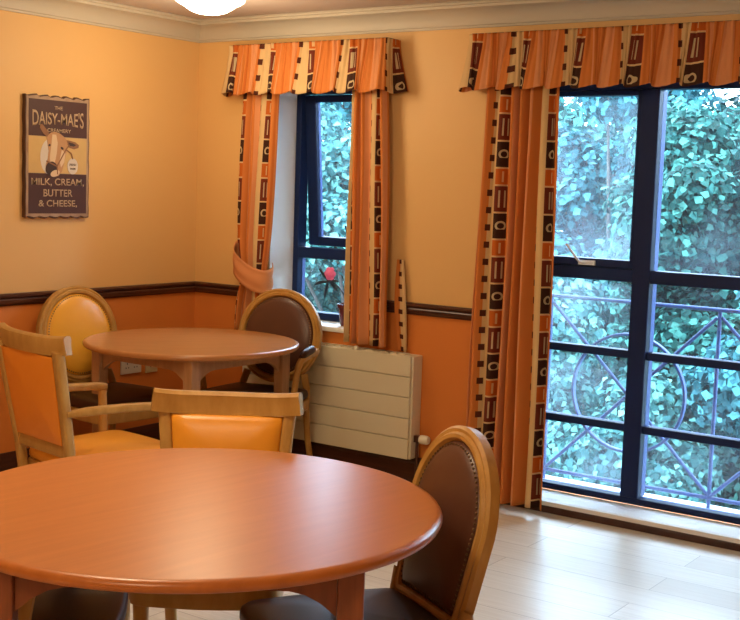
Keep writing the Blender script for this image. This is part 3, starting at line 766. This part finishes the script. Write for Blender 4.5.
layer('oval_ground', ell(-.055, .000, .058, .088), .0284, .0290, 's_white')
cow = layer('cow_head', [(-.075, .100), (-.050, .120), (-.020, .126), (.010, .118), (.040, .100), (.058, .078), (.056, .045), (.046, .010), (.036, -.030), (.022, -.070), (.000, -.092), (-.030, -.098), (-.058, -.090), (-.078, -.068), (-.080, -.040), (-.068, -.010), (-.062, .030), (-.070, .070)], .0292, .0304, 's_tan')
layer('cow_ear', [(-.072, .098), (-.098, .115), (-.118, .140), (-.116, .158), (-.104, .160), (-.082, .140), (-.060, .118)], .0292, .0306, 's_cowmid', cow)
layer('cow_ear', [(.050, .088), (.075, .086), (.108, .080), (.132, .066), (.128, .052), (.100, .044), (.066, .052)], .0292, .0306, 's_cowmid', cow)
layer('cow_ear', [(.062, .078), (.090, .074), (.112, .066), (.098, .058), (.072, .060)], .0307, .0311, 's_cowdark', cow)
layer('cow_blaze', [(-.040, .112), (-.016, .112), (-.006, .070), (-.012, .020), (-.024, -.030), (-.050, -.040), (-.056, -.005), (-.048, .050)], .0305, .0310, 's_cowlight', cow)
layer('cow_cheek', [(.020, .040), (.044, .020), (.036, -.024), (.016, -.050), (.006, -.020)], .0305, .0310, 's_cowlight', cow)
layer('cow_muzzle', ell(-.044, -.058, .038, .036, 24, .3), .0306, .0312, 's_cowdark', cow)
layer('cow_muzzle', ell(-.022, -.080, .030, .016, 20, .3), .0313, .0316, 's_cowlight', cow)
layer('cow_eye', ell(.022, .046, .010, .006, 14, -.5), .0311, .0315, 's_cowdark', cow)
layer('cow_eye', ell(-.058, .058, .007, .006, 14, .5), .0311, .0315, 's_cowdark', cow)
for A, Bp in (((-.078, -.020), (-.010, -.045)), ((-.010, -.045), (.046, .040)), ((.046, .040), (.066, .062)), ((.046, .040), (.082, .022)), ((.082, .022), (.090, -.006)), ((-.010, -.045), (-.006, -.085))):
    a, b = Vector(A), Vector(Bp); n_ = (b - a).normalized(); n_ = Vector((-n_.y, n_.x)) * .0032
    layer('halter_strap', [tuple(a - n_), tuple(b - n_), tuple(b + n_), tuple(a + n_)], .0312, .0320, 's_cowmid', cow)
tg_ = layer('ear_tag', ell(.092, -.042, .034, .040), .0292, .0304, 's_white')
def text(body, cx, cy, w, h, m, parent, z=.0284, shear=0):
    cu = bpy.data.curves.new('lettering', 'FONT'); cu.body = body; cu.size = 1; cu.extrude = .0; cu.align_x = 'CENTER'; cu.offset = .012
    o = bpy.data.objects.new('tmp', cu); COL.objects.link(o); dg = bpy.context.evaluated_depsgraph_get(); dg.update()
    me = bpy.data.meshes.new_from_object(o.evaluated_get(dg)); bpy.data.objects.remove(o)
    bm = bmesh.new(); bm.from_mesh(me); bpy.data.meshes.remove(me)
    xs = [v.co.x for v in bm.verts]; ys = [v.co.y for v in bm.verts]; x0, x1, y0, y1 = min(xs), max(xs), min(ys), max(ys)
    ext = bmesh.ops.extrude_face_region(bm, geom=bm.faces[:]); 
    for v in [g for g in ext['geom'] if isinstance(g, bmesh.types.BMVert)]: v.co.z += .6
    for v in bm.verts:
        fx = (v.co.x - (x0 + x1) / 2) / (x1 - x0); yy = (v.co.y - (y0 + y1) / 2) / (y1 - y0) * h
        if shear: yy *= 1 + shear * (4 * fx * fx)
        v.co = SM @ Vector((cx + fx * w, cy + yy, z + .001 * v.co.z))
    return obj('lettering', bm, M[m], parent)
text('THE', 0, .243, .050, .018, 's_text', sg)
text("DAISY-MAE'S", .0, .190, .325, .058, 's_text', sg, shear=.45)
text('CREAMERY', .005, .132, .150, .018, 's_text', sg)
text('MILK, CREAM,', 0, -.125, .335, .040, 's_text', sg)
text('BUTTER', 0, -.178, .185, .036, 's_text', sg)
text('& CHEESE,', 0, -.232, .245, .038, 's_text', sg)
text('FRESH', .092, -.034, .042, .012, 's_cowdark', tg_, .0306); text('FARM', .092, -.054, .034, .010, 's_cowdark', tg_, .0306)

# ================================================================== POTTED PLANT ON THE SMALL SILL
pl = thing('potted_plant', 'maroon pot with dark strap leaves and one pink bloom on the small windowsill', 'plant', (1.035, .085, WZ0 + .0005))
obj('pot', lathe([(0, 0), (.036, 0), (.040, .01), (.052, .095), (.058, .098), (.058, .118), (.050, .118), (.048, .104), (0, .104)], 28), M['pot'], pl, smooth=True)
obj('soil', lathe([(0, .1042), (.045, .1042), (.04, .110), (0, .112)], 20), M['soil'], pl, smooth=True)
hub = Vector((-.145, .012, .228))
bm = bmesh.new(); sweep(bm, spl([(0, 0, .108), (-.03, .0, .17), (-.09, .008, .215), tuple(hub)]), circ(.0045, 8)); obj('stem', bm, M['darkleaf'], pl, smooth=True)
for dx, dy, dz, L in ((-.070, .0, .072, 1), (-.092, -.01, -.028, 1), (-.032, .01, -.110, 1), (.012, .01, .085, 1), (.085, -.01, .004, 1), (.050, .02, -.052, 1)):
    bm = bmesh.new(); e = hub + Vector((dx, dy, dz)); P = bez(hub, hub + Vector((dx * .3, dy - .01, dz * .3 + .01)), hub + Vector((dx * .7, dy - .01, dz * .7 + .008)), e, 8)
    sweep(bm, P, circ(.0075, 8, .0022), up=Vector((0, 1, 0)), scales=[.5, .8, 1, 1.1, 1.1, 1, .8, .5, .1]); obj('leaf', bm, M['darkleaf'], pl, smooth=True)
bm = bmesh.new(); fc = hub + Vector((.022, -.02, .045))
for ringi, (nn, rr, tilt) in enumerate(((6, .030, .5), (5, .022, .9), (4, .012, 1.3))):
    for k in range(nn):
        a = 2 * PI * k / nn + ringi * .5
        mt = Matrix.Translation(fc) @ Matrix.Rotation(a, 4, 'Y') @ Matrix.Translation((rr * .6, -.006 * ringi, 0)) @ Matrix.Rotation(tilt * .5, 4, 'Z') @ Matrix.Diagonal((rr * .75, .005, rr * .60, 1))
        bmesh.ops.create_icosphere(bm, subdivisions=2, radius=1, matrix=mt)
f = obj('flower', bm, M['petal'], pl, smooth=True); f['label'] = 'pink bloom'

# ================================================================== BALCONY AND GARDEN
struct(obj('balcony_ledge', B((1.0, 4.9, .3205, .72, -.14, -.01)), M['concrete'], bevel=.01))
rl = thing('balcony_railing', 'blue-grey steel balcony railing with crossed bars and rings outside the tall window', 'railing', (2.43, .6, -.01))
PW = .897
def tube(bm, a, b, r): sweep(bm, [Vector(a), Vector(b)], circ(r, 10), up=Vector((0, 1, .001)))
bm = bmesh.new(); tube(bm, (-1.35, 0, .988), (2.3, 0, .988), .010); obj('top_rail', bm, M['rail'], rl, smooth=True)
bm = bmesh.new(); tube(bm, (-1.35, 0, .062), (2.3, 0, .062), .010); obj('bottom_rail', bm, M['rail'], rl, smooth=True)
for k in range(-1, 3):
    x0 = (k - .5) * PW; x1 = x0 + PW; xc = (x0 + x1) / 2
    if k <= 2:
        bm = bmesh.new(); tube(bm, (x0, 0, -.0), (x0, 0, .985), .010); obj('upright', bm, M['rail'], rl, smooth=True)
    if k == 2 : continue
    bm = bmesh.new(); tube(bm, (x0 + .01, .004, .95), (x1 - .01, .004, .075), .009); obj('cross_bar', bm, M['rail'], rl, smooth=True)
    bm = bmesh.new(); tube(bm, (x0 + .01, -.004, .075), (x1 - .01, -.004, .95), .009); obj('cross_bar', bm, M['rail'], rl, smooth=True)
    bm = bmesh.new(); sweep(bm, [Vector((xc + .300 * math.cos(2 * PI * q / 48), -.004, .525 + .300 * math.sin(2 * PI * q / 48))) for q in range(48)], rrect(.014, .030, .004), closed=True, up=Vector((0, 1, 0))); obj('ring', bm, M['rail'], rl, smooth=True, ang=40)
GZ = -3.0
struct(obj('ground', B((-22, 16, .33, 30, GZ - .2, GZ)), M['grass']))
import numpy as np
rng = np.random.default_rng(5)
def foliage(name, blobs, count, size, m, parent, shell=.55):
    """one mesh of pointed leaves, clustered on blobs (centre, radius)"""
    C = np.array([b[0] for b in blobs]); R = np.array([b[1] for b in blobs]); w = R ** 2 / np.sum(R ** 2)
    k = rng.choice(len(blobs), count, p=w)
    d = rng.normal(size=(count, 3)); d /= np.linalg.norm(d, axis=1)[:, None]
    rr = R[k] * (shell + (1 - shell) * rng.random(count)) * (1 + .10 * rng.normal(size=count))
    P = C[k] + d * rr[:, None] * np.array([1, 1, .85])
    nrm = d + rng.normal(size=(count, 3)) * .55 + np.array([0, -.25, .45]); nrm /= np.linalg.norm(nrm, axis=1)[:, None]
    t = np.cross(nrm, rng.normal(size=(count, 3))); t[:, 2] -= .5; t -= nrm * np.sum(t * nrm, axis=1)[:, None]; t /= np.linalg.norm(t, axis=1)[:, None]
    b = np.cross(nrm, t); s = size * (.6 + .8 * rng.random(count))[:, None]
    # base, left lobe, left, tip, right, right lobe, with a folded midrib
    V = np.stack([P - t * s * .5, P - t * s * .12 + b * s * .48 + nrm * s * .10, P + t * s * .22 + b * s * .30 + nrm * s * .06, P + t * s * .62 - nrm * s * .08,
                  P + t * s * .22 - b * s * .30 + nrm * s * .06, P - t * s * .12 - b * s * .48 + nrm * s * .10], axis=1).reshape(-1, 3)
    base = (np.arange(count) * 6)[:, None]
    F = np.concatenate([base + np.array([[0, 3, 2, 1]]), base + np.array([[0, 5, 4, 3]])], axis=1).reshape(-1)
    me = bpy.data.meshes.new(name); me.vertices.add(count * 6); me.vertices.foreach_set('co', V.reshape(-1))
    me.loops.add(count * 8); me.loops.foreach_set('vertex_index', F.astype(np.int32))
    me.polygons.add(count * 2); me.polygons.foreach_set('loop_start', np.arange(count * 2, dtype=np.int32) * 4)
    me.update(calc_edges=True); me.validate(); me.materials.append(m)
    o = bpy.data.objects.new(name, me); COL.objects.link(o); o.parent = parent
    return o
def tree(label, x, y, h, rad, m, count, size, cz=None, nb=34, squash=1.0, bush=False):
    t = thing('garden_shrub' if bush else 'garden_tree', label, 'shrub' if bush else 'tree', (x, y, GZ))
    zc = (cz if cz is not None else h * .55); blobs = []
    for k in range(nb):
        d = rng.normal(size=3); d /= np.linalg.norm(d); q = rng.random() ** .4
        blobs.append((np.array([d[0] * rad * q, d[1] * rad * q * .8, max(.4, zc + d[2] * (h - zc) * q * .95)]), rad * (.20 + .16 * rng.random())))
    foliage('foliage', blobs, count, size, m, t)
    bm = bmesh.new(); top = zc + (h - zc) * .3
    sweep(bm, spl([(0, 0, 0), (.08, .03, top * .35), (-.06, .05, top * .7), (.03, 0, top)]), circ(1, 10), up=Vector((0, 1, 0)), scales=[.11 * (1 - .75 * i / 24) * (.6 if bush else 1.2) for i in range(25)])
    obj('trunk', bm, M['bark'], t, smooth=True)
    bm = bmesh.new()
    for k in range(0, nb, 3):
        b = blobs[k][0]; z0 = min(top * .6, max(.3, b[2] * .55))
        P = spl([(0, 0, z0), (b[0] * .5, b[1] * .5, (z0 + b[2]) / 2 + .1), tuple(b)], 6)
        sweep(bm, P, circ(1, 6), up=Vector((0, 1, .1)), scales=[.035 * (1 - .7 * i / (len(P) - 1)) for i in range(len(P))])
    obj('branches', bm, M['bark'], t, smooth=True)
    return t
# along the sight lines of the tall window and the small window
tree('broad leafy tree filling the right panes of the tall window', 1.7, 5.1, 6.25, 1.45, M['leaf_a'], 52000, .068, 3.6, 50)
tree('bluish-green tree behind the left pane of the tall window', -.3, 6.6, 6.1, 1.5, M['leaf_b'], 30000, .078, 4.0, 40)
tree('dark-leaved tree far behind on the right', 1.6, 8.6, 6.8, 2.2, M['leaf_c'], 22000, .11, 4.6, 44)
tree('pale green bush close below the balcony', .95, 3.7, 3.9, 1.15, M['leaf_d'], 30000, .056, 2.6, 34, bush=True)
tree('pale bush below the left side of the balcony', -.7, 4.4, 3.7, 1.15, M['leaf_b'], 24000, .062, 2.4, 30, bush=True)
tree('bright bush at the right below the balcony', 2.7, 3.8, 4.3, 1.1, M['leaf_b'], 24000, .062, 2.6, 36, bush=True)
tree('pale leafy tree seen through the small window', -3.3, 6.2, 6.2, 1.5, M['leaf_d'], 26000, .068, 4.0, 36)
tree('bluish tree far behind the small window', -5.4, 9.0, 6.8, 2.2, M['leaf_b'], 12000, .13, 4.2, 36)
tree('dense tree between the two windows far in the garden', -2.3, 9.2, 6.6, 2.0, M['leaf_a'], 12000, .125, 4.0, 36)
tree('tall tree at the far right of the garden', 4.6, 6.9, 6.4, 2.0, M['leaf_a'], 12000, .13, 4.1, 40)
